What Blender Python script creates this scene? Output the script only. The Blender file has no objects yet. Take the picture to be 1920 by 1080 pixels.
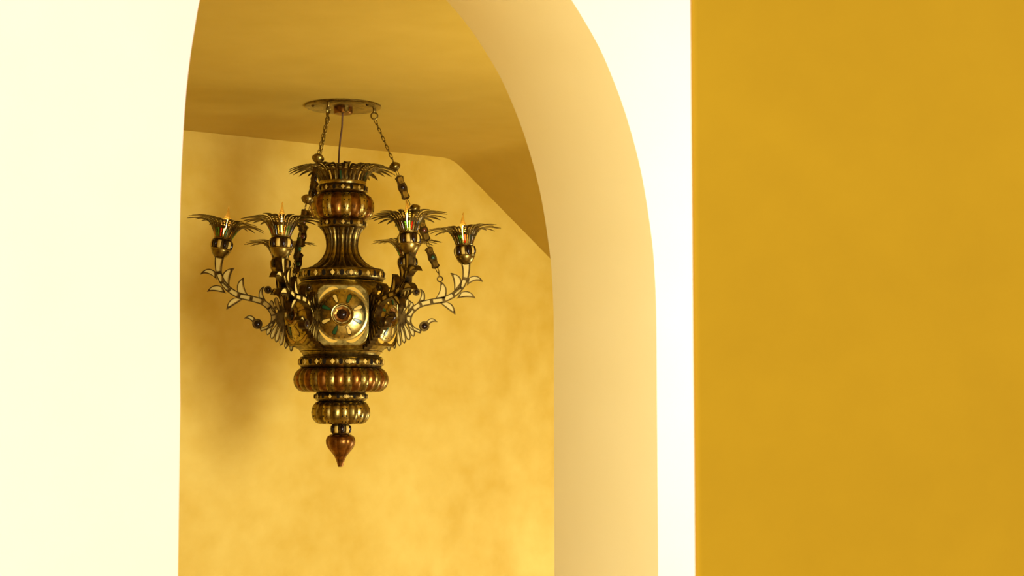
import bpy, bmesh, math, random
from math import sin, cos, tan, atan, pi, sqrt, radians
from mathutils import Vector, Matrix
random.seed(7)
C = bpy.context.scene.collection

# ------------------------------------------------------------------ camera, world, lights, exposure
EYE = 1.9; PITCH = 0.073; F = 3000.0
cam = bpy.data.cameras.new('camera'); camo = bpy.data.objects.new('camera', cam); C.objects.link(camo)
camo.location = (0, 0, EYE); camo.rotation_euler = (pi/2 + PITCH, 0, 0)
cam.sensor_width = 36; cam.lens = 36*F/1920; cam.clip_start = 0.05; cam.clip_end = 60
cam.dof.use_dof = True; cam.dof.focus_distance = 5.85; cam.dof.aperture_fstop = 11
S = bpy.context.scene; S.camera = camo
S.view_settings.view_transform = 'Standard'; S.view_settings.look = 'None'
S.view_settings.exposure = 0.0; S.view_settings.gamma = 1; S.view_settings.use_curve_mapping = False
w = bpy.data.worlds.new('world'); S.world = w; w.use_nodes = True
w.node_tree.nodes['Background'].inputs[0].default_value = (1.0, 0.96, 0.88, 1)
w.node_tree.nodes['Background'].inputs[1].default_value = 1.65

TH = 0.611; CU, SU = cos(TH), sin(TH)
CX, CY = -0.275, 7.302          # ceiling crease on the back wall
def uv(u, v, z=0.0): return Vector((CX + u*CU + v*SU, CY + u*SU - v*CU, z))   # u along the back wall, v out of it
VIN, VOUT, UR = 3.08, 3.457, -1.70    # inner and outer face of the arch wall, right jamb
HC = EYE + 1.132                      # ceiling height
def area(name, loc, aim, sx, sy, power, col, spread=180):
    l = bpy.data.lights.new(name, 'AREA'); l.shape = 'RECTANGLE'; l.size = sx; l.size_y = sy; l.energy = power; l.color = col
    l.spread = radians(spread)
    o = bpy.data.objects.new(name, l); C.objects.link(o); o.location = loc
    o.rotation_euler = (Vector(aim)-Vector(loc)).to_track_quat('-Z', 'Z').to_euler(); return o
area('daylight_window', uv(-1.03, 3.2, EYE-.12), uv(-1.0, 0, EYE-.1), 0.6, 0.9, 43, (1, .95, .82))
area('daylight_hall', (2.05, 3.2, EYE+0.25), (0.4, 3.6, EYE+.1), 0.8, 2.6, 78, (1, .98, .93))
area('daylight_room_side', uv(2.3, 1.6, 0.85), uv(-1.0, 0.1, 0.5), 1.4, .9, 64, (1, .97, .86))
area('reveal_fill', (-2.3, 1.2, EYE), (.3, 3.6, EYE), 1.0, 2.0, 42, (1, .97, .86))  # added fill light that brightens the arch reveal, no opening behind it

# ------------------------------------------------------------------ materials
def nodes(name):
    m = bpy.data.materials.new(name); m.use_nodes = True; nt = m.node_tree
    return m, nt, nt.nodes['Principled BSDF']
def plaster(name, col, col2, scale=2.2, rough=.75, bump=.15, spec=.3, amt=.5, stains=()):
    m, nt, b = nodes(name); N = nt.nodes; L = nt.links
    tc = N.new('ShaderNodeTexCoord')
    n1 = N.new('ShaderNodeTexNoise'); n1.inputs['Scale'].default_value = scale; n1.inputs['Detail'].default_value = 7; n1.inputs['Distortion'].default_value = .6
    n2 = N.new('ShaderNodeTexNoise'); n2.inputs['Scale'].default_value = scale*6; n2.inputs['Detail'].default_value = 5
    L.new(tc.outputs['Object'], n1.inputs['Vector']); L.new(tc.outputs['Object'], n2.inputs['Vector'])
    mx = N.new('ShaderNodeMath'); mx.operation = 'ADD'; mh = N.new('ShaderNodeMath'); mh.operation = 'MULTIPLY'; mh.inputs[1].default_value = .5
    L.new(n2.outputs['Fac'], mh.inputs[0]); L.new(n1.outputs['Fac'], mx.inputs[0]); L.new(mh.outputs[0], mx.inputs[1])
    r = N.new('ShaderNodeMapRange'); r.inputs['From Min'].default_value = .5; r.inputs['From Max'].default_value = 1.0
    L.new(mx.outputs[0], r.inputs['Value'])
    mc = N.new('ShaderNodeMix'); mc.data_type = 'RGBA'; mc.inputs['A'].default_value = (*col, 1); mc.inputs['B'].default_value = (*col2, 1)
    L.new(r.outputs[0], mc.inputs['Factor']); out = mc.outputs['Result']
    for (p, rad, dark) in stains:                     # small soft marks on the plaster
        vm = N.new('ShaderNodeVectorMath'); vm.operation = 'DISTANCE'; vm.inputs[1].default_value = p
        L.new(tc.outputs['Object'], vm.inputs[0])
        mr = N.new('ShaderNodeMapRange'); mr.inputs['From Min'].default_value = rad*.5; mr.inputs['From Max'].default_value = rad
        mr.inputs['To Min'].default_value = dark; mr.inputs['To Max'].default_value = 0
        L.new(vm.outputs['Value'], mr.inputs['Value'])
        m2 = N.new('ShaderNodeMix'); m2.data_type = 'RGBA'; m2.inputs['B'].default_value = (.35, .24, .08, 1)
        L.new(out, m2.inputs['A']); L.new(mr.outputs[0], m2.inputs['Factor']); out = m2.outputs['Result']
    L.new(out, b.inputs['Base Color'])
    b.inputs['Roughness'].default_value = rough; b.inputs['Specular IOR Level'].default_value = spec
    bp = N.new('ShaderNodeBump'); bp.inputs['Strength'].default_value = bump; bp.inputs['Distance'].default_value = .01
    L.new(mx.outputs[0], bp.inputs['Height']); L.new(bp.outputs[0], b.inputs['Normal'])
    return m
def metal(name, col, dark, rough=.3, scale=60, bump=.1):
    m, nt, b = nodes(name); N = nt.nodes; L = nt.links
    tc = N.new('ShaderNodeTexCoord'); n1 = N.new('ShaderNodeTexNoise'); n1.inputs['Scale'].default_value = scale; n1.inputs['Detail'].default_value = 4
    L.new(tc.outputs['Object'], n1.inputs['Vector'])
    r = N.new('ShaderNodeMapRange'); r.inputs['From Min'].default_value = .32; r.inputs['From Max'].default_value = .62
    L.new(n1.outputs['Fac'], r.inputs['Value'])
    mc = N.new('ShaderNodeMix'); mc.data_type = 'RGBA'; mc.inputs['A'].default_value = (*dark, 1); mc.inputs['B'].default_value = (*col, 1)
    L.new(r.outputs[0], mc.inputs['Factor']); L.new(mc.outputs['Result'], b.inputs['Base Color'])
    r2 = N.new('ShaderNodeMapRange'); r2.inputs['To Min'].default_value = rough+.12; r2.inputs['To Max'].default_value = rough-.05
    L.new(n1.outputs['Fac'], r2.inputs['Value']); L.new(r2.outputs[0], b.inputs['Roughness'])
    b.inputs['Metallic'].default_value = 1
    bp = N.new('ShaderNodeBump'); bp.inputs['Strength'].default_value = bump; bp.inputs['Distance'].default_value = .002
    L.new(n1.outputs['Fac'], bp.inputs['Height']); L.new(bp.outputs[0], b.inputs['Normal'])
    return m
def plain(name, col, rough=.4, spec=.5, coat=0):
    m, nt, b = nodes(name); b.inputs['Base Color'].default_value = (*col, 1); b.inputs['Roughness'].default_value = rough
    b.inputs['Specular IOR Level'].default_value = spec; b.inputs['Coat Weight'].default_value = coat; b.inputs['Coat Roughness'].default_value = .08
    n = nt.nodes.new('ShaderNodeTexNoise'); n.inputs['Scale'].default_value = 90
    bp = nt.nodes.new('ShaderNodeBump'); bp.inputs['Strength'].default_value = .04; bp.inputs['Distance'].default_value = .001
    nt.links.new(n.outputs['Fac'], bp.inputs['Height']); nt.links.new(bp.outputs[0], b.inputs['Normal'])
    return m
def stained(name, col, f=.75):
    m = bpy.data.materials.new(name); m.use_nodes = True; nt = m.node_tree; N = nt.nodes; L = nt.links; N.clear()
    o = N.new('ShaderNodeOutputMaterial'); t = N.new('ShaderNodeBsdfTranslucent'); t.inputs[0].default_value = (*col, 1)
    d = N.new('ShaderNodeBsdfTransparent'); d.inputs[0].default_value = (*col, 1); g = N.new('ShaderNodeBsdfGlossy'); g.inputs['Roughness'].default_value = .12
    m1 = N.new('ShaderNodeMixShader'); m1.inputs[0].default_value = .88; L.new(t.outputs[0], m1.inputs[1]); L.new(d.outputs[0], m1.inputs[2])
    fr = N.new('ShaderNodeFresnel'); fr.inputs[0].default_value = 1.45; m2 = N.new('ShaderNodeMixShader')
    L.new(fr.outputs[0], m2.inputs[0]); L.new(m1.outputs[0], m2.inputs[1]); L.new(g.outputs[0], m2.inputs[2]); L.new(m2.outputs[0], o.inputs[0])
    return m
def clearglass(name, col):
    m = bpy.data.materials.new(name); m.use_nodes = True; nt = m.node_tree; N = nt.nodes; L = nt.links; N.clear()
    o = N.new('ShaderNodeOutputMaterial'); d = N.new('ShaderNodeBsdfTransparent'); d.inputs[0].default_value = (*col, 1)
    g = N.new('ShaderNodeBsdfGlossy'); g.inputs['Roughness'].default_value = .05; g.inputs[0].default_value = (1, .9, .7, 1)
    t = N.new('ShaderNodeBsdfTranslucent'); t.inputs[0].default_value = (1, .62, .16, 1); m1 = N.new('ShaderNodeMixShader'); m1.inputs[0].default_value = .3; L.new(d.outputs[0], m1.inputs[1]); L.new(t.outputs[0], m1.inputs[2])
    fr = N.new('ShaderNodeLayerWeight'); fr.inputs[0].default_value = .35; m2 = N.new('ShaderNodeMixShader')
    L.new(fr.outputs['Facing'], m2.inputs[0]); L.new(m1.outputs[0], m2.inputs[1]); L.new(g.outputs[0], m2.inputs[2]); L.new(m2.outputs[0], o.inputs[0])
    return m
def emit(name, col, st):
    m = bpy.data.materials.new(name); m.use_nodes = True; nt = m.node_tree; N = nt.nodes; N.clear()
    o = N.new('ShaderNodeOutputMaterial'); e = N.new('ShaderNodeEmission'); e.inputs[0].default_value = (*col, 1); e.inputs[1].default_value = st
    nt.links.new(e.outputs[0], o.inputs[0]); return m

def pix(x, y, Yd):              # world point of a photo pixel at depth plane Y (used to measure marks)
    a = (x-960)/F; b = (540-y)/F; dy = cos(PITCH)-b*sin(PITCH); dz = sin(PITCH)+b*cos(PITCH); k = Yd/dy
    return (k*a, Yd, EYE+k*dz)
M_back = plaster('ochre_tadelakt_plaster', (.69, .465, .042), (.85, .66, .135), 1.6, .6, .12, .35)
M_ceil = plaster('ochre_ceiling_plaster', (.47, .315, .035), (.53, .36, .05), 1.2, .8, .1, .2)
M_arch = plaster('pale_yellow_plaster', (.87, .68, .57), (.89, .70, .60), 1.5, .85, .05, .15,
                 stains=((pix(1128, 186, 3.62), .014, .22), (pix(1102, 172, 3.68), .010, .12)))
M_reveal = plaster('bounce_tinted_plaster', (.88, .75, .36), (.91, .78, .39), 1.5, .85, .05, .15,  # wall plaster off the front face, warm bounce light put into its colour
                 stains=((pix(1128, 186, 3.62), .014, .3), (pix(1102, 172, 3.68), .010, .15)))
M_gold = plaster('gold_ochre_paint', (.41, .232, .0085), (.445, .255, .0095), 3.0, .85, .06, .1)
M_floor = plaster('sandstone_floor', (.52, .36, .12), (.60, .43, .16), 3.0, .5, .1, .4)
M_white = plain('painted_wood', (.8, .76, .65), .5)
BR = metal('aged_brass', (.30, .215, .05), (.10, .068, .016), .27)
BRL = metal('bright_brass', (.50, .385, .11), (.22, .155, .038), .22)
BRD = metal('dark_brass', (.11, .070, .017), (.028, .016, .005), .34)
COP = metal('aged_copper', (.30, .135, .026), (.085, .036, .009), .28)
HOLE = plain('pierced_hole_dark', (.012, .008, .004), .9, .1)
BONE = plain('bone_inlay', (.62, .43, .085), .45, .25, 0)
PALE = plain('pale_bone_inlay', (.70, .53, .13), .4, .3, 0)
AMB = plain('amber_inlay', (.68, .42, .045), .4, .3, 0)
GRN = plain('green_glass_stone', (.012, .055, .014), .2, .4, 0)
DARK = plain('dark_glass_cabochon', (.012, .004, .003), .1, .35, 0)
RED = plain('garnet_glass', (.12, .012, .008), .08, .8, 1)
CORD = plain('brown_cord', (.10, .045, .012), .6)
G_CUP = [stained('green_cup_glass', (.15, .75, .12)), stained('amber_cup_glass', (.95, .6, .2)), stained('red_cup_glass', (.85, .04, .02)),
         stained('blue_cup_glass', (.05, .25, .55)), stained('clear_cup_glass', (.9, .85, .5))]
BULB = clearglass('amber_bulb_glass', (1, .93, .62))
FIL = emit('lamp_filament', (1, .66, .25), 36)

# ------------------------------------------------------------------ mesh helpers
def me_from(name, verts, faces, mats, smooth=True, mi=None):
    me = bpy.data.meshes.new(name); me.from_pydata([tuple(v) for v in verts], [], faces)
    for m in (mats if isinstance(mats, (list, tuple)) else [mats]): me.materials.append(m)
    bm = bmesh.new(); bm.from_mesh(me)
    if mi:
        for f, i in zip(bm.faces, mi): f.material_index = i
    bmesh.ops.remove_doubles(bm, verts=bm.verts, dist=1e-6)
    bmesh.ops.recalc_face_normals(bm, faces=bm.faces)
    bm.to_mesh(me); bm.free()
    if smooth:
        me.shade_smooth()
        try: me.set_sharp_from_angle(angle=radians(38))
        except Exception: pass
    return me
def link(name, me, parent=None, mat=None):
    o = bpy.data.objects.new(name, me); C.objects.link(o)
    if parent: o.parent = parent
    if mat is not None: o.matrix_basis = mat
    return o
class MB:
    def __init__(s): s.v = []; s.f = []; s.m = []
    def add(s, vs, fs, mi=0):
        b = len(s.v); s.v += [Vector(x) for x in vs]; s.f += [tuple(b+i for i in q) for q in fs]; s.m += [mi]*len(fs); return s
    def mesh(s, name, mats, smooth=True): return me_from(name, s.v, s.f, mats, smooth, s.m)
    def box(s, c, d, mi=0, M=None):
        vs = [Vector((c[0]+a*d[0]/2, c[1]+b*d[1]/2, c[2]+e*d[2]/2)) for a in (-1, 1) for b in (-1, 1) for e in (-1, 1)]
        if M: vs = [M @ v for v in vs]
        return s.add(vs, [(0, 1, 3, 2), (4, 6, 7, 5), (0, 4, 5, 1), (2, 3, 7, 6), (0, 2, 6, 4), (1, 5, 7, 3)], mi)
    def lathe(s, prof, n=48, mi=0, M=None, rf=None, caps=True):     # prof: (r, z)
        vs = []; fs = []
        for k, (r, z) in enumerate(prof):
            for i in range(n):
                a = 2*pi*i/n; rr = r if rf is None else rf(r, z, a)
                v = Vector((rr*cos(a), rr*sin(a), z)); vs.append(M @ v if M else v)
        for k in range(len(prof)-1):
            for i in range(n): j = (i+1) % n; fs.append((k*n+i, k*n+j, (k+1)*n+j, (k+1)*n+i))
        if caps:
            fs.append(tuple(range(n))[::-1]); fs.append(tuple((len(prof)-1)*n+i for i in range(n)))
        return s.add(vs, fs, mi)
    def tube(s, pts, r, n=8, mi=0, closed=False):
        pts = [Vector(p) for p in pts]; m = len(pts); vs = []; fs = []
        rs = r if isinstance(r, (list, tuple)) else [r]*m
        ref = None
        for k in range(m):
            if closed: t = pts[(k+1) % m]-pts[k-1]
            else: t = pts[min(m-1, k+1)]-pts[max(0, k-1)]
            t.normalize()
            if ref is None: ref = t.orthogonal().normalized()
            ref = (ref - t*ref.dot(t)).normalized(); b = t.cross(ref)
            for i in range(n): a = 2*pi*i/n; vs.append(pts[k]+(ref*cos(a)+b*sin(a))*rs[k])
        for k in range(m if closed else m-1):
            k2 = (k+1) % m
            for i in range(n): j = (i+1) % n; fs.append((k*n+i, k*n+j, k2*n+j, k2*n+i))
        if not closed: fs.append(tuple(range(n))[::-1]); fs.append(tuple((m-1)*n+i for i in range(n)))
        return s.add(vs, fs, mi)
def struct(name, me): o = link(name, me); o['kind'] = 'structure'; return o

# ------------------------------------------------------------------ the setting
def spline(pts, n=6):
    out = []
    P = [pts[0]]+pts+[pts[-1]]
    for i in range(1, len(P)-2):
        for k in range(n):
            t = k/n; a, b, c, d = (Vector(q) for q in P[i-1:i+3])
            out.append(.5*((2*b)+(c-a)*t+(2*a-5*b+4*c-d)*t*t+(3*b-a-3*c+d)*t**3))
    out.append(Vector(pts[-1])); return out
K = 0.92
prof = [(0, .05), (-.0005, .22), (-.004, .303), (-.0095, .37), (-.0187, .43), (-.032, .5), (-.0465, .56), (-.069, .63), (-.0965, .70), (-.128, .765),
        (-.165, .83), (-.210, .89), (-.263, .95), (-.3351, 1.013), (-.42, 1.07), (-.52, 1.115), (-.63, 1.13), (-.76, 1.115), (-.89, 1.075), (-1.0, 1.015),
        (-1.075, .955), (-1.125, .895), (-1.155, .853), (-1.174, .808), (-1.1855, .743), (-1.194, .685), (-1.2005, .625), (-1.205, .56), (-1.2075, .5), (-1.2095, .44), (-1.2103, .34), (-1.2085, .2), (-1.204, 0)]
arch = [(UR+p.x*K, EYE+p.y*K) for p in spline([Vector(q) for q in prof], 5)]
arch = [(UR+.001, 0.0)]+arch+[(UR-1.200*K, 0.0)]
W0, W1, WZ0, WZ1 = -1.44, -.5, EYE-.7, EYE+.7       # second opening further right (hidden behind the gold wall)
UL, UX, TOP = -5.2, 3.0, EYE+2.4
def archwall():
    m = bmesh.new()
    outline = arch[::-1]                                 # left jamb foot -> over -> right jamb foot
    poly = [(UL, 0.0)]+[q for q in outline]+[(UX, 0.0), (UX, TOP), (UL, TOP)]
    def layer(v, rnd):
        return [m.verts.new(uv(u, v, z)) for (u, z) in poly]
    def win(v): return [m.verts.new(uv(u, v, z)) for (u, z) in ((W0, WZ0), (W1, WZ0), (W1, WZ1), (W0, WZ1))]
    a = layer(VOUT, 0); b = layer(VIN, 0); wa = win(VOUT); wb = win(VIN)
    for vs, wv in ((a, wa), (b, wb)):
        es = [m.edges.new((vs[i], vs[(i+1) % len(vs)])) for i in range(len(vs))]+[m.edges.new((wv[i], wv[(i+1) % 4])) for i in range(4)]
        bmesh.ops.triangle_fill(m, use_beauty=True, use_dissolve=False, edges=es)
    for vs, ws in ((a, b), (wa, wb)):
        for i in range(len(vs)): j = (i+1) % len(vs); m.faces.new((vs[i], vs[j], ws[j], ws[i]))
    bmesh.ops.recalc_face_normals(m, faces=m.faces)
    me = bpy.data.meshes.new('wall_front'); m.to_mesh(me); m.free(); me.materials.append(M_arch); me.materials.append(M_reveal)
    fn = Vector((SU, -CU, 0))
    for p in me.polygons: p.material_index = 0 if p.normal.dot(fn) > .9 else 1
    me.shade_smooth(); me.set_sharp_from_angle(angle=radians(30))
    return me
wf = struct('wall_front', archwall())
bv = wf.modifiers.new('soft_corner', 'BEVEL'); bv.width = .006; bv.segments = 3; bv.limit_method = 'ANGLE'; bv.angle_limit = radians(50)
# back wall with softly rounded plaster meeting the ceiling
mb = MB(); mb.add([uv(UL, 0, 0), uv(UX, 0, 0), uv(UX, 0, HC+.3), uv(UL, 0, HC+.3), uv(UL, -.2, 0), uv(UX, -.2, 0), uv(UX, -.2, HC+.3), uv(UL, -.2, HC+.3)],
                  [(0, 1, 2, 3), (4, 7, 6, 5), (0, 4, 5, 1), (1, 5, 6, 2), (2, 6, 7, 3), (3, 7, 4, 0)])
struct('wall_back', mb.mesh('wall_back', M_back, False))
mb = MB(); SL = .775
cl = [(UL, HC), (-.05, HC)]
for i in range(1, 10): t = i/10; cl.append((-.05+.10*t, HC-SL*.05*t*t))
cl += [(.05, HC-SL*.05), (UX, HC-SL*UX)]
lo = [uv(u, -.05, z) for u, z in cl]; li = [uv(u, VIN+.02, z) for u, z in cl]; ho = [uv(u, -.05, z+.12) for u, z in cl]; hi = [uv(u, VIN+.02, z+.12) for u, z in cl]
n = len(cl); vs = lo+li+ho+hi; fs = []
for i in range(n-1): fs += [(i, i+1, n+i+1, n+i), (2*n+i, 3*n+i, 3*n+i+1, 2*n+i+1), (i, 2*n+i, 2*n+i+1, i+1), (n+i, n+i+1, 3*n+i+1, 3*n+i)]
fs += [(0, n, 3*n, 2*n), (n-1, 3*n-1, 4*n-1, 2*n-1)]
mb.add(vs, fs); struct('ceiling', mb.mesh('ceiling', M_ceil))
def slab(name, a, b, c, d, z0, z1, mat):
    mb = MB(); mb.add([Vector((p[0], p[1], z)) for z in (z0, z1) for p in (a, b, c, d)], [(0, 1, 2, 3), (4, 7, 6, 5), (0, 4, 5, 1), (1, 5, 6, 2), (2, 6, 7, 3), (3, 7, 4, 0)])
    return struct(name, mb.mesh(name, mat, False))
slab('wall_left', uv(UL-.2, -.2), uv(UL, -.2), uv(UL, VOUT), uv(UL-.2, VOUT), 0, TOP, M_back)
slab('wall_right', uv(UX, -.2), uv(UX+.2, -.2), uv(UX+.2, VOUT), uv(UX, VOUT), 0, TOP, M_back)
slab('floor', (-9, -5), (8, -5), (8, 13), (-9, 13), -.1, 0, M_floor)
g = slab('wall_near', (.2285, 2.0), (4.6, 2.0), (4.6, 2.22), (.2512, 2.22), 0, TOP, M_gold)
bv = g.modifiers.new('rounded_plaster_edge', 'BEVEL'); bv.width = .006; bv.segments = 3
# window frame in the second opening
mb = MB(); vm = VIN+.08
R = Matrix.Rotation(TH, 4, 'Z')
def fbox(mb, u0, u1, z0, z1, th=.04):
    mb.add([uv(u, v, z) for v in (vm-th/2, vm+th/2) for (u, z) in ((u0, z0), (u1, z0), (u1, z1), (u0, z1))], [(0, 1, 2, 3), (4, 7, 6, 5), (0, 4, 5, 1), (1, 5, 6, 2), (2, 6, 7, 3), (3, 7, 4, 0)])
for q in ((W0, W1, WZ0, WZ0+.05), (W0, W1, WZ1-.05, WZ1), (W0, W0+.05, WZ0+.05, WZ1-.05), (W1-.05, W1, WZ0+.05, WZ1-.05)): fbox(mb, *q)
struct('window_1', mb.mesh('window_1', M_white, False))

# ------------------------------------------------------------------ the chandelier
Y0 = 6.0
def Zp(y): return Y0*tan(PITCH+atan((540-y)/F))          # height over the eye of a photo row at the chandelier
ZC = Zp(198.5)
def Z(y): return Zp(y)-ZC
P = 0.002
root = bpy.data.objects.new('chandelier', None); C.objects.link(root)
root.location = (-.640, Y0, HC); root.rotation_euler = (0, 0, radians(6.6)); root.empty_display_size = .1
root['label'] = 'ornate brass and copper chandelier with six flower candle cups, hanging by three chains from ceiling'
root['category'] = 'chandelier'
def RZ(a): return Matrix.Rotation(a, 4, 'Z')

# canopy
mb = MB(); mb.lathe([(70*P, 0), (72*P, -.6*P), (72*P, -3*P), (70.5*P, -4*P), (30*P, -5*P), (4*P, -5*P)], 64)
can = link('canopy', mb.mesh('canopy', BR), root)
mb = MB(); mb.lathe([(18*P, -4.5*P), (18*P, -14*P), (16.5*P, -16*P), (3*P, -16*P)], 32)
link('junction_cap', mb.mesh('junction_cap', COP), can)
mb = MB(); mb.lathe([(5*P, -4.5*P), (5*P, -14*P), (4*P, -15*P), (2*P, -15*P)], 6, M=Matrix.Translation((6*P, -19*P, 0)))
link('hex_nut', mb.mesh('hex_nut', BRL, False), can)
scr = MB(); scr.lathe([(3*P, -4.5*P), (2.8*P, -6*P), (1.5*P, -7*P), (.4*P, -7*P)], 12)
sm = scr.mesh('screw', BRD)
for a in (198, 78, 318): link('screw', sm, can, RZ(radians(a)) @ Matrix.Translation((60*P, 0, 0)))
mb = MB(); z0 = Z(226)
mb.tube([(-1*P, -2*P, -15*P), (-2*P, -2*P, Z(240)), (-5*P, 0, Z(262)), (-7*P, 0, Z(285)), (-8*P, 0, Z(312)), (-8*P, 0, Z(335))], 1.7*P, 10)
link('power_cord', mb.mesh('power_cord', CORD), root)

# --- segmented turned pieces (gores)
def gore_mesh(name, prof, n, mats, bulge=.05, holes=None, K_=5):
    mb = MB(); da = 2*pi/n; vs = []; fs = []
    for (r, z) in prof:
        for i in range(K_+1):
            q = i/K_*2-1; a = q*da/2; rr = r*(1-bulge*(abs(q)**2.2))
            vs.append((rr*cos(a), rr*sin(a), z))
    for k in range(len(prof)-1):
        for i in range(K_): o = k*(K_+1)+i; fs.append((o, o+1, o+K_+2, o+K_+1))
    mb.add(vs, fs, 0)
    if holes:
        for (t, q, hr) in holes:
            f = t*(len(prof)-1); k = min(len(prof)-2, int(f)); ff = f-k
            r = prof[k][0]*(1-ff)+prof[k+1][0]*ff; z = prof[k][1]*(1-ff)+prof[k+1][1]*ff
            dr = prof[k+1][0]-prof[k][0]; dz = prof[k+1][1]-prof[k][1]; a = q*da/2
            c = Vector((r*cos(a), r*sin(a), z)); tz = Vector((dr*cos(a), dr*sin(a), dz)).normalized(); ta = Vector((-sin(a), cos(a), 0)); nn = tz.cross(ta)
            if nn.dot(Vector((cos(a), sin(a), 0))) < 0: nn = -nn
            c += nn*.12*P
            mb.add([c+(tz*cos(x)*1.25+ta*sin(x))*hr for x in [2*pi*j/6 for j in range(6)]], [tuple(range(6))], 1)
    me = mb.mesh(name, mats)
    return me
def set_gores(part, nm, meshes, n, a0):
    for k in range(n): link(nm, meshes[k % len(meshes)], part, RZ(a0+2*pi*k/n))
def oval(R, ri, y0, y1, m=11, pw=.62):
    z0, z1 = Z(y0), Z(y1); out = []
    for i in range(m):
        t = i/(m-1); s = sin(pi*t)**pw if 0 < t < 1 else 0
        tt = (1-cos(pi*t))/2; out.append(((ri+(R-ri)*s)*P, z0+(z1-z0)*tt))
    return out
def core(name, prof, mat, n=40): mb = MB(); mb.lathe(prof, n); return link(name, mb.mesh(name, mat), root)
A0 = -pi/2
H8 = [(t, q, 1.3*P) for t in (.2, .4, .6, .8) for q in (-.42, .42)]
H12 = [(t, q, 1.05*P) for t in (.18, .34, .5, .66, .82) for q in (-.42, .42)]
HN = [(t, 0, .8*P) for t in (.15, .25, .35, .45, .55, .65, .75, .85)]
# upper melon
p1 = oval(60, 42, 365, 413, 11, .85)
m_ = core('upper_melon', [(r*.9, z) for r, z in p1], BRD)
set_gores(m_, 'gore', [gore_mesh('brass_gore', p1, 18, [BRL, HOLE], .06, H8), gore_mesh('copper_gore', p1, 18, [COP], .06)], 18, A0+radians(7))
# fluted neck
nk = [(40, 430), (36, 436), (32.5, 444), (30.5, 453), (30, 462), (31, 470), (34, 478), (39, 486), (47, 494), (56, 500), (67, 505), (74, 508)]
pn = [(r*P, Z(y)) for r, y in nk]
m_ = core('fluted_neck', [(r*.9, z) for r, z in pn], BRD)
set_gores(m_, 'flute', [gore_mesh('pierced_flute', pn, 24, [BR, HOLE], .09, HN), gore_mesh('plain_flute', pn, 24, [BRD], .13)], 24, A0)
# lower melons and finial
p2 = oval(89, 66, 689, 736, 11, .92)
m_ = core('wide_melon', [(r*.92, z) for r, z in p2], BRD)
set_gores(m_, 'gore', [gore_mesh('brass_gore', p2, 32, [BR, HOLE], .035, H12), gore_mesh('copper_gore', p2, 32, [COP], .035)], 32, A0+radians(8))
p3 = oval(55, 33, 751, 796, 11, .8)
m_ = core('small_melon', [(r*.9, z) for r, z in p3], BRD)
set_gores(m_, 'gore', [gore_mesh('pierced_gore', p3, 18, [BRL, HOLE], .06, H8), gore_mesh('plain_gore', p3, 18, [BR], .06)], 18, A0+radians(7))
pf = [(8, 813.5), (19, 815), (25, 819), (27.6, 825), (27.4, 832), (24, 840), (17.5, 848), (12, 855), (8.6, 862), (6.4, 868), (5.4, 873)]
pf = [(r*P, Z(y)) for r, y in pf]
m_ = core('finial', [(r*.93, z) for r, z in pf]+[(4.6*P, Z(875.5)), (.5*P, Z(876))], COP, 32)
set_gores(m_, 'finial_lobe', [gore_mesh('finial_lobe', pf, 8, [COP], .05, None, 8)], 8, A0+.1)
# collar over the finial and at each cup: barrel with alternating bone windows and dark glass
def collar(name, par, mat_, R, zt, zb, n, glassy=True, M=None, ri=.62):
    mb = MB(); h = zt-zb
    mb.lathe([(R*ri*P, zt), (R*.86*P, zt-h*.06), (R*.93*P, zt-h*.18), (R*.96*P, zt-h*.5), (R*.93*P, zt-h*.82), (R*.86*P, zt-h*.94), (R*ri*P, zb)], 36)
    o = link(name, mb.mesh(name, mat_), par, M)
    zc = (zt+zb)/2; wd = 2*pi*R*P/n*.62
    mb = MB(); vs = []; fs = []                       # bone window: curved slab
    for k in range(4):
        for j in range(5):
            a = (k/3-.5)*wd/(R*P); q = (j/4-.5)*2
            rr = R*P*(1-.07*q*q); vs.append((rr*cos(a), rr*sin(a), zc+q*h*.33))
    for k in range(3):
        for j in range(4): fs.append((k*5+j, k*5+j+1, (k+1)*5+j+1, (k+1)*5+j))
    mb.add(vs, fs); me = mb.mesh('bone_window', BONE)
    bm = bmesh.new(); bm.from_mesh(me); bmesh.ops.solidify(bm, geom=bm.faces[:], thickness=-.8*P); bm.to_mesh(me); bm.free()
    mb = MB(); rr = wd*.55
    mb.lathe([(rr*1.05, 0), (rr*.95, 1.2*P), (rr*.6, 2.4*P), (rr*.2, 2.9*P), (rr*.02, 3*P)], 16, M=Matrix.Translation((R*.93*P, 0, zc)) @ Matrix.Rotation(pi/2, 4, 'Y') @ Matrix.Diagonal((h*.36/rr, 1, 1, 1)))
    gm = mb.mesh('glass_bead', DARK)
    for k in range(n): link('bone_window' if k % 2 else 'glass_bead', me if k % 2 else gm, o, RZ(A0+.15+2*pi*k/n))
    return o
collar('finial_collar', root, BRD, 18.5, Z(795), Z(815), 10)
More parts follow.
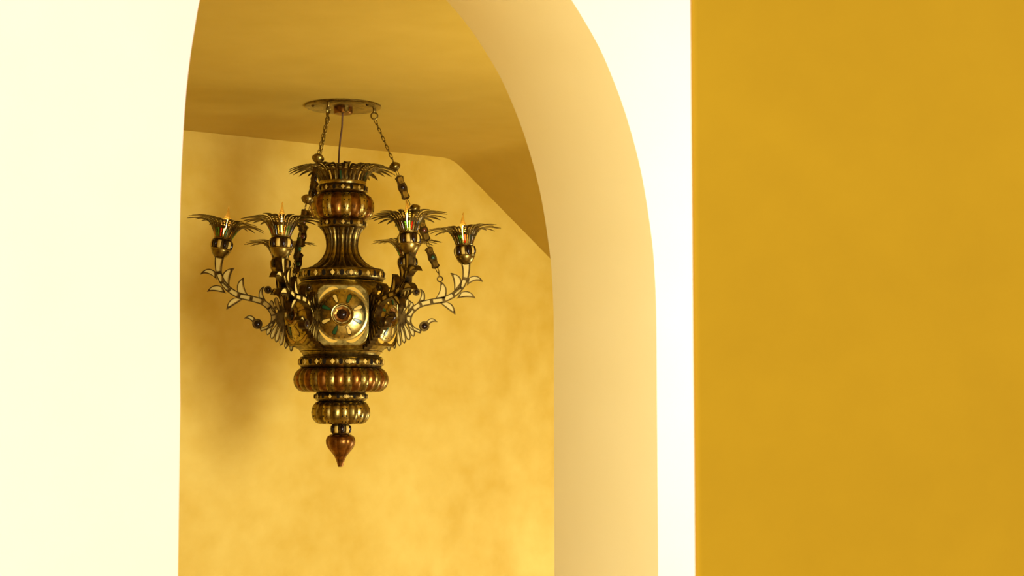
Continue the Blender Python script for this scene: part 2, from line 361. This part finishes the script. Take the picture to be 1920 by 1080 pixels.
# pierced bands with diamond studs
def band(R, y0, y1, n, off):
    z0, z1 = Z(y0), Z(y1); h = z1-z0
    mb = MB(); mb.lathe([((R-10)*P, z0), ((R-6)*P, z0+h*.04), ((R-2.6)*P, z0+h*.16), ((R-.7)*P, z0+h*.32), (R*P, z0+h*.5), ((R-.7)*P, z0+h*.68), ((R-2.6)*P, z0+h*.84), ((R-6)*P, z0+h*.96), ((R-10)*P, z1)], 72)
    o = link('pierced_band', mb.mesh('pierced_band', BR), root)
    zc = (z0+z1)/2; s = abs(h)*.27
    def stud(nm, mat, sx, pr, k=4):
        mb = MB(); mb.add([Vector((R*P-.6*P, 0, zc))+Vector((0, sin(2*pi*i/k)*s*sx, cos(2*pi*i/k)*s)) for i in range(k)]+[Vector((R*P+pr*.5, sin(2*pi*i/k)*s*sx*.8, zc+cos(2*pi*i/k)*s*.8)) for i in range(k)]+[(R*P+pr, 0, zc)],
               [(i, (i+1) % k, k+(i+1) % k, k+i) for i in range(k)]+[(k+i, k+(i+1) % k, 2*k) for i in range(k)])
        return mb.mesh(nm, mat, False)
    da = stud('diamond_stud', BONE, .85, 1.3*P); db = stud('round_hole', HOLE, .75, .4*P, 8); dc = stud('diamond_stud', BRL, .7, 1*P)
    cp = stud('dark_plate', BRD, 1.9, .25*P, 8)
    for k in range(n):
        a = off+2*pi*k/n
        if k % 2 == 0: link('dark_plate', cp, o, RZ(a))
        link('diamond_stud', da, o, RZ(a) @ Matrix.Translation((.3*P, 0, 0)))
        link('round_hole', db, o, RZ(a+pi/n))
        if R > 60:
            link('small_stud', dc, o, RZ(a+pi/n*.52) @ Matrix.Translation((-.1*P, 0, 0)))
    # raised rims
    for zz in (z0+h*.06, z0+h*.94):
        mb = MB(); mb.tube([((R-5)*P*cos(2*pi*i/64), (R-5)*P*sin(2*pi*i/64), zz) for i in range(64)], 1.1*P, 6, closed=True); link('band_rim', mb.mesh('band_rim', BRD), o)
band(48, 347, 365, 9, A0); band(46, 412, 430, 9, A0+.02); band(82, 506, 528, 15, A0+.2); band(80, 669, 690, 16, A0+.18); band(50, 736, 752, 10, A0+.2)
core('crown_socket', [(44*P, Z(341)), (45*P, Z(344)), (44*P, Z(348)), (20*P, Z(349))], BRL)

# --- petals
def petal_mesh(name, prof, widths, mat, slot, holes, curl=.10):
    m = len(prof); vs = []; fs = []
    for k, (r, z) in enumerate(prof):
        wd = widths[k]
        for q in (-.5, -.19, .19, .5):
            lift = abs(q*2)**2*curl*wd
            t0 = prof[max(0, k-1)]; t1 = prof[min(m-1, k+1)]; dr, dz = t1[0]-t0[0], t1[1]-t0[1]; l = sqrt(dr*dr+dz*dz)+1e-9
            nr, nz = dz/l, -dr/l
            vs.append(((r-nr*lift)*P, q*wd*P, (z-nz*lift)*P))
    for k in range(m-1):
        for c in range(3):
            if c == 1 and (slot[0] <= k < slot[1] or k in holes): continue
            o = k*4+c; fs.append((o, o+1, o+5, o+4))
    me = bpy.data.meshes.new(name); me.from_pydata(vs, [], fs); me.materials.append(mat)
    bm = bmesh.new(); bm.from_mesh(me); bmesh.ops.recalc_face_normals(bm, faces=bm.faces); bmesh.ops.solidify(bm, geom=bm.faces[:], thickness=.7*P)
    bmesh.ops.recalc_face_normals(bm, faces=bm.faces); bm.to_mesh(me); bm.free(); me.shade_smooth(); me.set_sharp_from_angle(angle=radians(40))
    return me
def pane_mesh(name, prof, widths, slot, mat):
    vs = []; fs = []
    for k in range(slot[0], slot[1]+1):
        r, z = prof[k]; wd = widths[k]*.4
        vs += [((r-.25)*P, -.5*wd*P, z*P), ((r+.7)*P, 0, z*P), ((r-.25)*P, .5*wd*P, z*P)]
    for k in range(slot[1]-slot[0]):
        for c in range(2): o = k*3+c; fs.append((o, o+1, o+4, o+3))
    return me_from(name, vs, fs, mat)
CP = [(15.5, 0), (16.6, 2.5), (17.8, 6), (19.2, 10), (20.8, 14), (22.8, 18), (25.2, 22), (26.0, 23.2), (27.8, 25.4), (28.9, 26.5), (31.5, 28.6), (33, 29.5), (36.5, 30.9), (42, 32), (49, 32.4), (56, 31.9), (63, 30.8), (71, 29.2)]
CW = [4.2, 4.4, 4.75, 5.1, 5.5, 6.0, 6.6, 6.8, 7.2, 7.5, 8.1, 8.4, 8.9, 9.2, 8.8, 7.4, 5.0, .5]
BRP = metal('olive_brass', (.17, .118, .03), (.05, .032, .009), .3)
PET = petal_mesh('petal', CP, CW, BRP, (1, 5), (7, 9, 11))
PET2 = petal_mesh('petal', CP, CW, BRD, (1, 5), (7, 9, 11))
PANES = [pane_mesh('glass_pane', CP, CW, (1, 5), m) for m in G_CUP]
KP = [(43, 0), (43.8, 4), (44.9, 8), (46.4, 12), (48.5, 16), (51.3, 20), (53.8, 22.8), (55.2, 24), (57.6, 25.8), (59.2, 26.8), (62.5, 28.4), (65, 29.3), (71, 30.6), (78, 30.6), (86, 28.8), (94, 26), (102, 22.5)]
KW = [9, 9.15, 9.4, 9.7, 10.1, 10.7, 11.2, 11.5, 11.9, 12.2, 12.7, 13, 13, 12.2, 10, 6.5, .5]
KPET = [petal_mesh('petal', KP, KW, BRD, (1, 5), (6, 8, 10)), petal_mesh('petal', KP, KW, BRP, (1, 5), (6, 8, 10))]
KPAN = [pane_mesh('glass_pane', KP, KW, (1, 5), m) for m in (BR, AMB, GRN)]
mb = MB(); mb.lathe([(42*P, Z(347)), (42.5*P, Z(344)), (43.5*P, Z(343)), (43.5*P, Z(347.5))], 48)
crown = link('crown', mb.mesh('crown', BRL), root)
for k in range(30):
    a = 2*pi*k/30
    M = RZ(a+random.uniform(-.02, .02)) @ Matrix.Translation((43*P, 0, Z(346))) @ Matrix.Rotation(random.uniform(-.05, .07), 4, 'Y') @ Matrix.Rotation(random.uniform(-.05, .05), 4, 'X') @ Matrix.Translation((-43*P, 0, 0))
    link('petal', KPET[k % 2], crown, M)
    link('glass_pane', KPAN[(0, 0, 1, 0, 2, 0)[k % 6]], crown, M)

# --- drum with six medallion panels
def hexr(r, z, a):
    y0_, y1_ = Z(536), Z(552); yb0, yb1 = Z(641), Z(657)
    if z > y0_: h = 0
    elif z > y1_: h = (y0_-z)/(y0_-y1_)
    elif z > yb0: h = 1
    elif z > yb1: h = (z-yb1)/(yb0-yb1)
    else: h = 0
    b = ((a-A0+pi/6) % (pi/3))-pi/6
    return r*((1-h)+h*min(1.12, 1/cos(b)))
dp = [(70, 527), (74, 529), (79, 533), (84, 538), (88.5, 543), (90.5, 550), (91.3, 560), (91.8, 595), (91.3, 632), (90, 642), (86, 650), (80, 655.5), (75, 660), (72, 666), (70, 670)]
mb = MB(); mb.lathe([(r*P, Z(y)) for r, y in dp], 72, rf=hexr)
drum = link('drum', mb.mesh('drum', BR), root)
for yy, rr in ((530.5, 76), (657, 77), (660.5, 76)):
    mb = MB(); mb.tube([(rr*P*cos(2*pi*i/64), rr*P*sin(2*pi*i/64), Z(yy)) for i in range(64)], 1.3*P, 6, closed=True); link('drum_molding', mb.mesh('drum_molding', BRL), drum)
ribm = []
for q in (-2, -1, 0, 1, 2):
    a = q*.058; rib = MB()
    rib.tube([((97-3*abs(q)+dx)*P*cos(a*s_)/cos(0), (97-3*abs(q)+dx)*P*sin(a*s_), Z(y)) for (y, dx, s_) in ((545, -9, 1.9), (556, -2, 1.45), (568, 2.5, 1.15), (582, 4, 1), (600, 4.2, 1), (618, 4, 1.05), (632, 1, 1.2), (644, -7, 1.5), (652, -15, 1.8))], 1.9*P, 6); ribm.append(rib.mesh('corner_rib', BRD))
for k in range(6):
    for q in ribm: link('corner_rib', q, drum, RZ(k*pi/3))
# medallion local frame: X right, Y up, Z outward
def dome_z(r): return (2+13*(1-(r/46)**2)**.8)*P
def two_curve(A, B, rim, th, thin, mat_frame, mat_in, t0=.1, t1=.9):
    n = len(A); I = []
    def samp(Lst, t): f = t*(n-1); k = min(n-2, int(f)); return Lst[k]*(1-(f-k))+Lst[k+1]*(f-k)
    A2 = []; B2 = []
    for i in range(n):
        t = t0+(t1-t0)*i/(n-1); a = samp(A, t); b = samp(B, t); d = (b-a); l = d.length
        r = min(rim, l*.42); d = d/l if l > 1e-9 else d; A2.append(a+d*r); B2.append(b-d*r)
    return A2, B2
def prism(mb, poly, z0, z1, mi=0, cap=True):          # poly: list of 2D/3D Vectors -> extruded; plane mapping done later
    n = len(poly); vs = [Vector((p.x, p.y, z0)) for p in poly]+[Vector((p.x, p.y, z1)) for p in poly]
    fs = [(i, (i+1) % n, n+(i+1) % n, n+i) for i in range(n)]
    if cap: fs += [tuple(range(n))[::-1], tuple(range(n, 2*n))]
    mb.add(vs, fs, mi)
def drop_shape(cx, cy, ang, L0, L1, w0, w1, n=7):
    out = []
    d = Vector((cos(ang), sin(ang))); s = Vector((-sin(ang), cos(ang))); c = Vector((cx, cy))
    for i in range(n): a = pi/2+pi*i/(n-1); out.append(c+d*(L0+cos(a)*w0)+s*(sin(a)*w0))
    for i in range(n): a = -pi/2+pi*i/(n-1); out.append(c+d*(L1+cos(a)*w1)+s*(sin(a)*w1))
    return [p*P for p in out]
mb = MB(); pl = []
for (x, y) in ((-47, -34), (-43, -46), (-33, -54.5), (33, -54.5), (43, -46), (47, -34), (48, 0), (47, 34), (43, 46), (33, 54.5), (-33, 54.5), (-43, 46), (-47, 34), (-48, 0)): pl.append(Vector((x, y))*P)
prism(mb, pl, -2*P, 1.5*P)
mb.tube([(p.x*1.0, p.y*1.0, 1.8*P) for p in pl], 1.2*P, 6, closed=True)
plate_me = mb.mesh('medallion_panel', BR)
mb = MB(); mb.lathe([(47*P, 1*P), (47*P, 3.2*P), (45.5*P, 3.6*P)]+[(r*P, dome_z(r)) for r in (44, 42, 39, 35, 30, 25, 21)]+[(20.5*P, 17.5*P), (19.5*P, 18.6*P), (18*P, 18.2*P), (16.5*P, 15.5*P), (1*P, 14*P)], 64)
dome_me = mb.mesh('dome', BRL)
mb = MB(); mb.lathe([(15.5*P, 15*P), (14.5*P, 17*P), (9*P, 15.8*P), (8*P, 15*P)], 8); star_me = mb.mesh('copper_star_setting', COP, False)
mb = MB(); mb.lathe([(9.5*P, 15*P), (9*P, 18*P), (6.5*P, 21*P), (3*P, 22.6*P), (.3*P, 23*P)], 24); gem_me = mb.mesh('garnet_stone', DARK)
def on_dome(mb, poly, lift, th, mi=0):
    n = len(poly); 
    top = [Vector((p.x, p.y, dome_z(p.length/P)+lift)) for p in poly]; bot = [Vector((p.x, p.y, dome_z(p.length/P)-th)) for p in poly]
    c = sum(poly, Vector((0, 0)))/n; ct = Vector((c.x, c.y, dome_z(c.length/P)+lift+.5*P))
    mb.add(bot+top+[ct], [(i, (i+1) % n, n+(i+1) % n, n+i) for i in range(n)]+[(n+i, n+(i+1) % n, 2*n) for i in range(n)], mi)
def inlay(ang, mat):
    mb = MB(); on_dome(mb, drop_shape(0, 0, ang, 25, 35.5, 1.8, 3.3), 1.2*P, 1*P, 0); return mb.mesh('petal_inlay', mat)
bez_me = []
for k in range(8): bez = MB(); on_dome(bez, drop_shape(0, 0, pi/8+k*pi/4, 24.5, 36, 2.9, 4.5), .35*P, 1*P); bez_me.append(bez.mesh('inlay_bezel', BRD))
inl = [inlay(pi/8+k*pi/4, BONE if k % 2 == 0 else GRN) for k in range(8)]
def crescent(sx, sy):
    mb = MB(); A = []; B = []
    for i in range(13):
        t = i/12; a = radians(81-50*t); wv = .3+6.2*(sin(pi*min(1, t*3)/2)**.6 if t < .333 else ((1-t)/.667)**.8)
        A.append(Vector((cos(a), sin(a)))*(49.2+1.5*t)*P); B.append(Vector((cos(a), sin(a)))*(49.2+wv+1.5*t)*P)
    poly = A+B[::-1]; poly = [Vector((p.x*sx*.97, p.y*sy*.975)) for p in poly]
    fr = [p*1.0 for p in poly]; c = sum(poly, Vector((0, 0)))/len(poly)
    prism(mb, poly, 1*P, 3.0*P); return mb.mesh('crescent_inlay', AMB, False)
cres = [crescent(a, b) for a in (1, -1) for b in (1, -1)]
mb = MB()
for i in range(26):
    a = 2*pi*i/26; mb.lathe([(1.1*P, 0), (.9*P, .8*P), (.3*P, 1.2*P)], 6, M=Matrix.Translation((41.5*P*cos(a), 41.5*P*sin(a), dome_z(41.5)-.1*P)))
dots_me = mb.mesh('punched_dot_ring', BRD)
for k in range(6):
    a = A0+k*pi/3
    Mx = RZ(a) @ Matrix.Translation((91.5*P, 0, Z(595.5))) @ Matrix(((0, 0, 1, 0), (1, 0, 0, 0), (0, 1, 0, 0), (0, 0, 0, 1)))
    pn_ = link('medallion_panel', plate_me, root, Mx)
    link('dome', dome_me, pn_); link('star_setting', star_me, pn_); link('garnet_stone', gem_me, pn_); link('dot_ring', dots_me, pn_)['kind'] = 'stuff'
    for q in bez_me: link('inlay_bezel', q, pn_)
    for q in inl: link('petal_inlay', q, pn_)
    for q in cres: link('crescent_inlay', q, pn_)

# --- arms, drawn in their own plane (r outwards, z up), thickness across
XA = 640.0
def V2(x, y): return Vector(((x-XA)*.99*P, Z(y)))
def bez2(a, c, b, n=10): return [a*(1-t)**2+c*2*t*(1-t)+b*t*t for t in [i/n for i in range(n+1)]]
AX = Matrix(((1, 0, 0, 0), (0, 0, -1, 0), (0, 1, 0, 0), (0, 0, 0, 1)))      # (x, y, depth) -> (r, across, z)
def frame_and_inlay(A, B, th, rim=1.5*P, t0=.1, t1=.88, th_in=None, nm='leaf', mat=None, parent=None, store=None, name_in='bone_inlay'):
    A2, B2 = two_curve(A, B, rim, th, 0, None, None, t0, t1)
    O = A+B[::-1]; I = A2+B2[::-1]; n = len(O); mb = MB()
    vs = []
    for z in (-th, th):
        vs += [Vector((p.x, p.y, z)) for p in O]+[Vector((p.x, p.y, z)) for p in I]
    fs = []
    for i in range(n):
        j = (i+1) % n
        fs += [(i, j, n+j, n+i), (2*n+i, 3*n+i, 3*n+j, 2*n+j), (i, 2*n+i, 2*n+j, j), (n+i, n+j, 3*n+j, 3*n+i)]
    mb.add([AX @ v for v in vs], fs)
    mi = MB(); th_in = th_in or th*.62; prism(mi, I, -th_in, th_in); mi.v = [AX @ v for v in mi.v]
    return mb, mi
SP = spline([Vector(((875), 490)), Vector((876, 505)), Vector((874, 521)), Vector((866, 537)), Vector((852.5, 550.5)), Vector((834, 560)), Vector((811, 564.5)), Vector((790, 570)), Vector((776, 580)), Vector((768, 593)), Vector((768.5, 606)), Vector((777, 616)), Vector((791, 622))], 8)
def off(i, w_):
    t = (SP[min(len(SP)-1, i+1)]-SP[max(0, i-1)]).normalized(); nrm = Vector((-t.y, t.x)); p = SP[i]+nrm*w_; return V2(p.x, p.y)
N_ = len(SP)
def hw(i):
    t = i/8
    if t < 2: return 9.5-4.0*(t/2)**.6
    if t < 9: return 5.5
    return 5.5-(t-9)/3*2.6
segs = [(0, 16), (16, 24), (24, 32), (32, 40), (40, 48), (48, 56), (56, 64), (64, 72), (72, 80), (80, 96)]
frame = MB(); inl_arm = []; leafs = []
TA = 6.2*P
for (s0, s1) in segs:
    A = [off(i, hw(i)) for i in range(s0, s1+1)]; B = [off(i, -hw(i)) for i in range(s0, s1+1)]
    a, b = frame_and_inlay(A, B, TA, 1.9*P, .12, .9)
    frame.add(a.v, a.f); inl_arm.append(b.mesh('bone_inlay', PALE, False))
def leaf(a0, c1, tip, c2, b0, t0=.08, t1=.8, th=TA):
    A = bez2(V2(*a0), V2(*c1), V2(*tip)); B = bez2(V2(*b0), V2(*c2), V2(*tip))
    a, b = frame_and_inlay(A, B, th, 1.9*P, t0, t1)
    leafs.append((a.mesh('leaf', BRD, False), b.mesh('leaf_inlay', PALE, False)))
leaf((880, 519), (897, 507), (908.5, 525), (893, 518), (878, 533))
leaf((866, 546), (884, 538), (894, 556.5), (880, 552), (859, 557.5))
leaf((838, 565), (855, 566), (856, 588), (840, 577), (826, 566))
leaf((853, 550), (856, 522), (846, 509.5), (875, 514), (865, 540))
leaf((816, 560), (829, 545), (827, 526), (845, 536), (836, 558))
leaf((797, 564), (801, 545), (788, 540.5), (795, 551), (784, 566))
leaf((800, 603), (810, 589), (822, 602.5), (812, 600), (806, 609))
# palmette of drop cells next to the drum
def cell(o, tip, w_, bend):
    o = Vector(o); tip = Vector(tip); d = tip-o; nn = Vector((-d.y, d.x)).normalized(); A = []; B = []
    for i in range(11):
        t = i/10; c = o+d*t+nn*bend*4*t*(1-t); ww = w_*(.25+.75*sin(min(1, t/.75)*pi/2)) if t < .75 else w_*sqrt(max(0, 1-((t-.75)/.25)**2))
        A.append(V2(*(c+nn*ww))); B.append(V2(*(c-nn*ww)))
    a, b = frame_and_inlay(A, B, TA*.9, 1.5*P, .15, .93)
    frame.add(a.v, a.f); inl_arm.append(b.mesh('bone_inlay', PALE, False))
for o, t, w_, b in (((763, 600), (777.5, 631), 4.6, -1.5), ((757, 605), (769, 638), 4.6, -1), ((752, 608), (760, 644), 4.3, -.5), ((746, 612), (751, 650), 4.0, 0), ((739, 616), (741.5, 655), 3.7, .5), ((731, 622), (731, 660), 3.5, .5),
                    ((762, 592), (774, 565.5), 4.2, 2), ((755, 588), (765.5, 559), 4.2, 1.5), ((748, 584), (756, 554.5), 3.8, 1)): cell(o, t, w_, b)
web = MB(); prism(web, [V2(*q) for q in ((720, 556), (748, 560), (757, 575), (763, 592), (763, 604), (756, 618), (744, 632), (728, 650), (718, 652))], -TA*.45, TA*.45)
frame.add([AX @ v for v in web.v], web.f)
# scroll volutes: a dark cabochon ring at the foot and a small one on the top scroll
def ring_and_bead(x, y, r):
    c = V2(x, y); mb = MB()
    M = AX @ Matrix.Translation((c.x, c.y, 0))
    mb.lathe([(r*.60*P, -TA*1.15), (r*.95*P, -TA*1.15), (r*P, -TA*.9), (r*P, TA*.9), (r*.95*P, TA*1.15), (r*.60*P, TA*1.15)], 20, M=M)
    me = mb.mesh('volute', BRD)
    mb = MB(); mb.lathe([(.1*P, -TA*1.55), (r*.35*P, -TA*1.45), (r*.6*P, -TA*1.15), (r*.6*P, TA*1.15), (r*.35*P, TA*1.45), (.1*P, TA*1.55)], 16, M=M)
    return me, mb.mesh('dark_cabochon', DARK)
vol = [ring_and_bead(797, 611, 9.5), ring_and_bead(781, 546.5, 7)]
arm_me = frame.mesh('arm', BRD, False)
mb = MB(); c = V2(826, 521.5)
mb.tube([AX @ Vector((c.x+5*P*cos(2*pi*i/20), c.y+5*P*sin(2*pi*i/20), 0)) for i in range(20)], 1.2*P, 6, closed=True); hook_me = mb.mesh('hook_ring', BRD)
# candle cup geometry in its own frame (origin: foot of the ball)
bowl = MB(); bowl.lathe([(5*P, -7*P), (10*P, -4.5*P), (13.5*P, -.5*P), (16.3*P, 4*P), (18*P, 8.5*P), (18*P, 10.5*P), (15*P, 12*P)], 32); bowl_me = bowl.mesh('candle_cup', BR)
rimc_me = []
for rr_, zz_ in ((18.3, 10.5), (16.2, 30.5)):
    mb = MB(); mb.tube([(rr_*P*cos(2*pi*i/36), rr_*P*sin(2*pi*i/36), zz_*P) for i in range(36)], 1.2*P, 6, closed=True); rimc_me.append(mb.mesh('cup_rim', BRL))
mb = MB(); vs = []; fs = []; bp_ = [(4.2, 30), (5.2, 36), (7.4, 44), (8.3, 51), (8.2, 58), (7.3, 64), (6, 69), (4.6, 74), (3.3, 79), (2.3, 84), (1.7, 88), (1.3, 91.5), (.5, 93.5)]
for k, (r, z) in enumerate(bp_):
    bend = 0 if z < 66 else ((z-66)/28)**2*4.0-((z-66)/28)*1.2
    for i in range(16): a = 2*pi*i/16; vs.append(((r*cos(a)+bend)*P, r*sin(a)*P, z*P))
for k in range(len(bp_)-1):
    for i in range(16): j = (i+1) % 16; fs.append((k*16+i, k*16+j, (k+1)*16+j, (k+1)*16+i))
mb.add(vs, fs); bulb_me = mb.mesh('bulb', BULB)
mb = MB(); mb.tube([(-2*P, 0, 40*P), (-2.4*P, 0, 54*P), (-1.2*P, 0, 66*P), (0, 0, 68*P), (1.2*P, 0, 66*P), (2.4*P, 0, 54*P), (2*P, 0, 40*P)], .75*P, 6); fil_me = mb.mesh('filament', FIL)
mb = MB(); mb.lathe([(5.5*P, 14*P), (6*P, 15*P), (6*P, 32*P), (4.5*P, 34*P)], 16); sock_me = mb.mesh('socket', BRD)
base = V2(752, 596)
#        angle, bend up (deg), extra inward tilt of the cup, spin of the flame tip
ARMS = [(0, -.5, 5, 0), (56, -3, 4, 40), (120, -5, 6, 190), (180, 2.9, 7.5, 120), (243.5, -5.6, 8, 80), (300, -.3, 5.5, 160)]
names = {0: 'right', 180: 'left'}
for ai, (ad, up, tilt, spin) in enumerate(ARMS):
    MA = RZ(radians(ad)) @ Matrix.Translation((base.x, 0, base.y)) @ Matrix.Rotation(-radians(up), 4, 'Y') @ Matrix.Translation((-base.x, 0, -base.y))
    arm = link('arm', arm_me, root, MA)
    for me in inl_arm: link('bone_inlay', me, arm)
    for (a, b) in leafs: link('leaf', a, arm); link('leaf_inlay', b, arm)
    for (a, b) in vol: link('volute', a, arm); link('dark_cabochon', b, arm)
    if ai in (0, 2, 4): link('hook_ring', hook_me, arm)
    top = V2(875, 487)
    MC = MA @ Matrix.Translation((top.x, 0, top.y)) @ Matrix.Rotation(-radians(tilt), 4, 'Y')
    cup = link('candle_cup', bowl_me, root, MC)
    for q in rimc_me: link('cup_rim', q, cup)
    for k in range(24):
        M = RZ(2*pi*k/24+random.uniform(-.03, .03)) @ Matrix.Translation((16*P, 0, 31*P)) @ Matrix.Rotation(random.uniform(-.05, .06), 4, 'Y') @ Matrix.Rotation(random.uniform(-.06, .06), 4, 'X') @ Matrix.Translation((-16*P, 0, 0))
        link('petal', PET if k % 3 else PET2, cup, M)
        link('glass_pane', PANES[(0, 4, 2, 1, 3, 0, 1, 4)[(k*5+ai*3) % 8]], cup, M)
    collar('cup_collar', root, BRD, 20, 30.5*P, 9*P, 12, M=MC @ RZ(random.uniform(0, .4)))
    bulb = link('bulb', bulb_me, root, MC @ RZ(radians(spin-ad)))
    bulb['label'] = 'amber glass flame-tip bulb'
    link('filament', fil_me, bulb); link('socket', sock_me, bulb)

# --- three chains
def link_mesh():
    mb = MB(); pts = []
    for i in range(16):
        a = 2*pi*i/16; x = 2.3*cos(a); z = 2.3*sin(a)+(3.2 if sin(a) > 0 else -3.2 if sin(a) < 0 else 0); pts.append((x*P, 0, z*P))
    mb.tube(pts, .75*P, 5, closed=True); return mb.mesh('chain_link', BR)
LK = link_mesh()
mb = MB(); mb.lathe([(1.5*P, 9*P), (4*P, 8*P), (8.5*P, 5*P), (11.5*P, .8*P), (11.5*P, -.8*P), (8.5*P, -5.5*P), (4*P, -8.5*P), (1.5*P, -9.5*P)], 24); BEAD = mb.mesh('bead', BR)
def plate_m(L, wv, gem):
    mb = MB(); pts = []; n = 15
    for s_ in (1, -1):
        rng = range(n) if s_ > 0 else range(n-1, -1, -1)
        for i in rng:
            t = i/(n-1); ww = wv*(.86+.14*cos(2*pi*t*2)) if .06 < t < .94 else wv*.45
            pts.append(Vector((s_*ww*P, (.5-t)*L*P)))
    prism(mb, pts, -3*P, 3*P); mb.v = [AX @ v for v in mb.v]; a = mb.mesh('ornament_plate', BRD, False)
    b = []
    for zz, sg in ((-L*.30, 1), (-L*.30, -1), (L*.30, 1), (L*.30, -1)):
            mb = MB(); mb2 = MB(); prism(mb2, [Vector((x*P, (zz+y)*P)) for x, y in ((-wv*.5, -L*.13), (wv*.5, -L*.13), (wv*.6, 0), (wv*.5, L*.13), (-wv*.5, L*.13), (-wv*.6, 0))], sg*2*P, sg*3.6*P); mb.add([AX @ v for v in mb2.v], mb2.f)
            b.append(mb.mesh('plate_inlay', BR if gem is GRN else BRL, False))
    mb = MB()
    for sg in (1, -1): mb.lathe([(wv*.5*P, 0), (wv*.48*P, 2*P), (wv*.3*P, 3.2*P), (.1*P, 3.8*P)], 16, M=Matrix.Rotation(sg*pi/2, 4, 'X') @ Matrix.Translation((0, 0, 2.6*P)))
    c = mb.mesh('cabochon', gem); return a, b, c
PL = [plate_m(47, 8.5, DARK), plate_m(42, 8.5, RED), plate_m(43, 8, GRN)]
mb = MB(); mb.lathe([(3.2*P, 0), (3.2*P, -6*P), (2.2*P, -8*P), (1*P, -8*P)], 12, M=Matrix.Translation((59*P, 0, -4*P)))
mb.tube([(59*P+6.3*P*cos(2*pi*i/20), 0, -18.5*P+6.3*P*sin(2*pi*i/20)) for i in range(20)], 1.5*P, 7, closed=True); EYEB = mb.mesh('eye_bolt', BR)
def RPt(r, y): return Vector((r*P, 0, Z(y)))
def between(a, b, tw):
    d = (a-b).normalized(); q = Vector((0, 0, 1)).rotation_difference(d); return Matrix.Translation((a+b)/2) @ q.to_matrix().to_4x4() @ RZ(tw)
for ad, tw in ((0, .35), (120, .3), (242, 1.3)):
    R0 = RZ(radians(ad))
    ch = link('hanging_chain', EYEB, root, R0)
    def run(a, b, n, flip=0):
        for k in range(n):
            p = a.lerp(b, k/n); q = a.lerp(b, (k+1)/n); link('chain_link', LK, ch, between(p, q, (0.25+(k % 2)*pi/2)+flip))
    run(RPt(60, 224), RPt(96, 303), 10)
    link('bead', BEAD, ch, between(RPt(95, 303), RPt(101, 319), 0))
    run(RPt(101, 318), RPt(105, 328), 1)
    for (pa, k) in ((((105, 327), (121, 374)), 0), (((147, 410), (160, 451)), 1), (((162, 462), (178, 502)), 2)):
        M = between(RPt(*pa[0]), RPt(*pa[1]), tw-radians(ad) if ad != 0 else tw)
        o = link('ornament_plate', PL[k][0], ch, M)
        link('cabochon', PL[k][2], ch, M)
        for q in PL[k][1]: link('plate_inlay', q, ch, M)
    run(RPt(121, 373), RPt(127, 384), 1); link('bead', BEAD, ch, between(RPt(132, 382), RPt(140, 398), 0))
    run(RPt(140, 397), RPt(146, 410), 1); run(RPt(160, 450), RPt(163, 462), 1); run(RPt(178, 501), RPt(184.5, 517), 2)
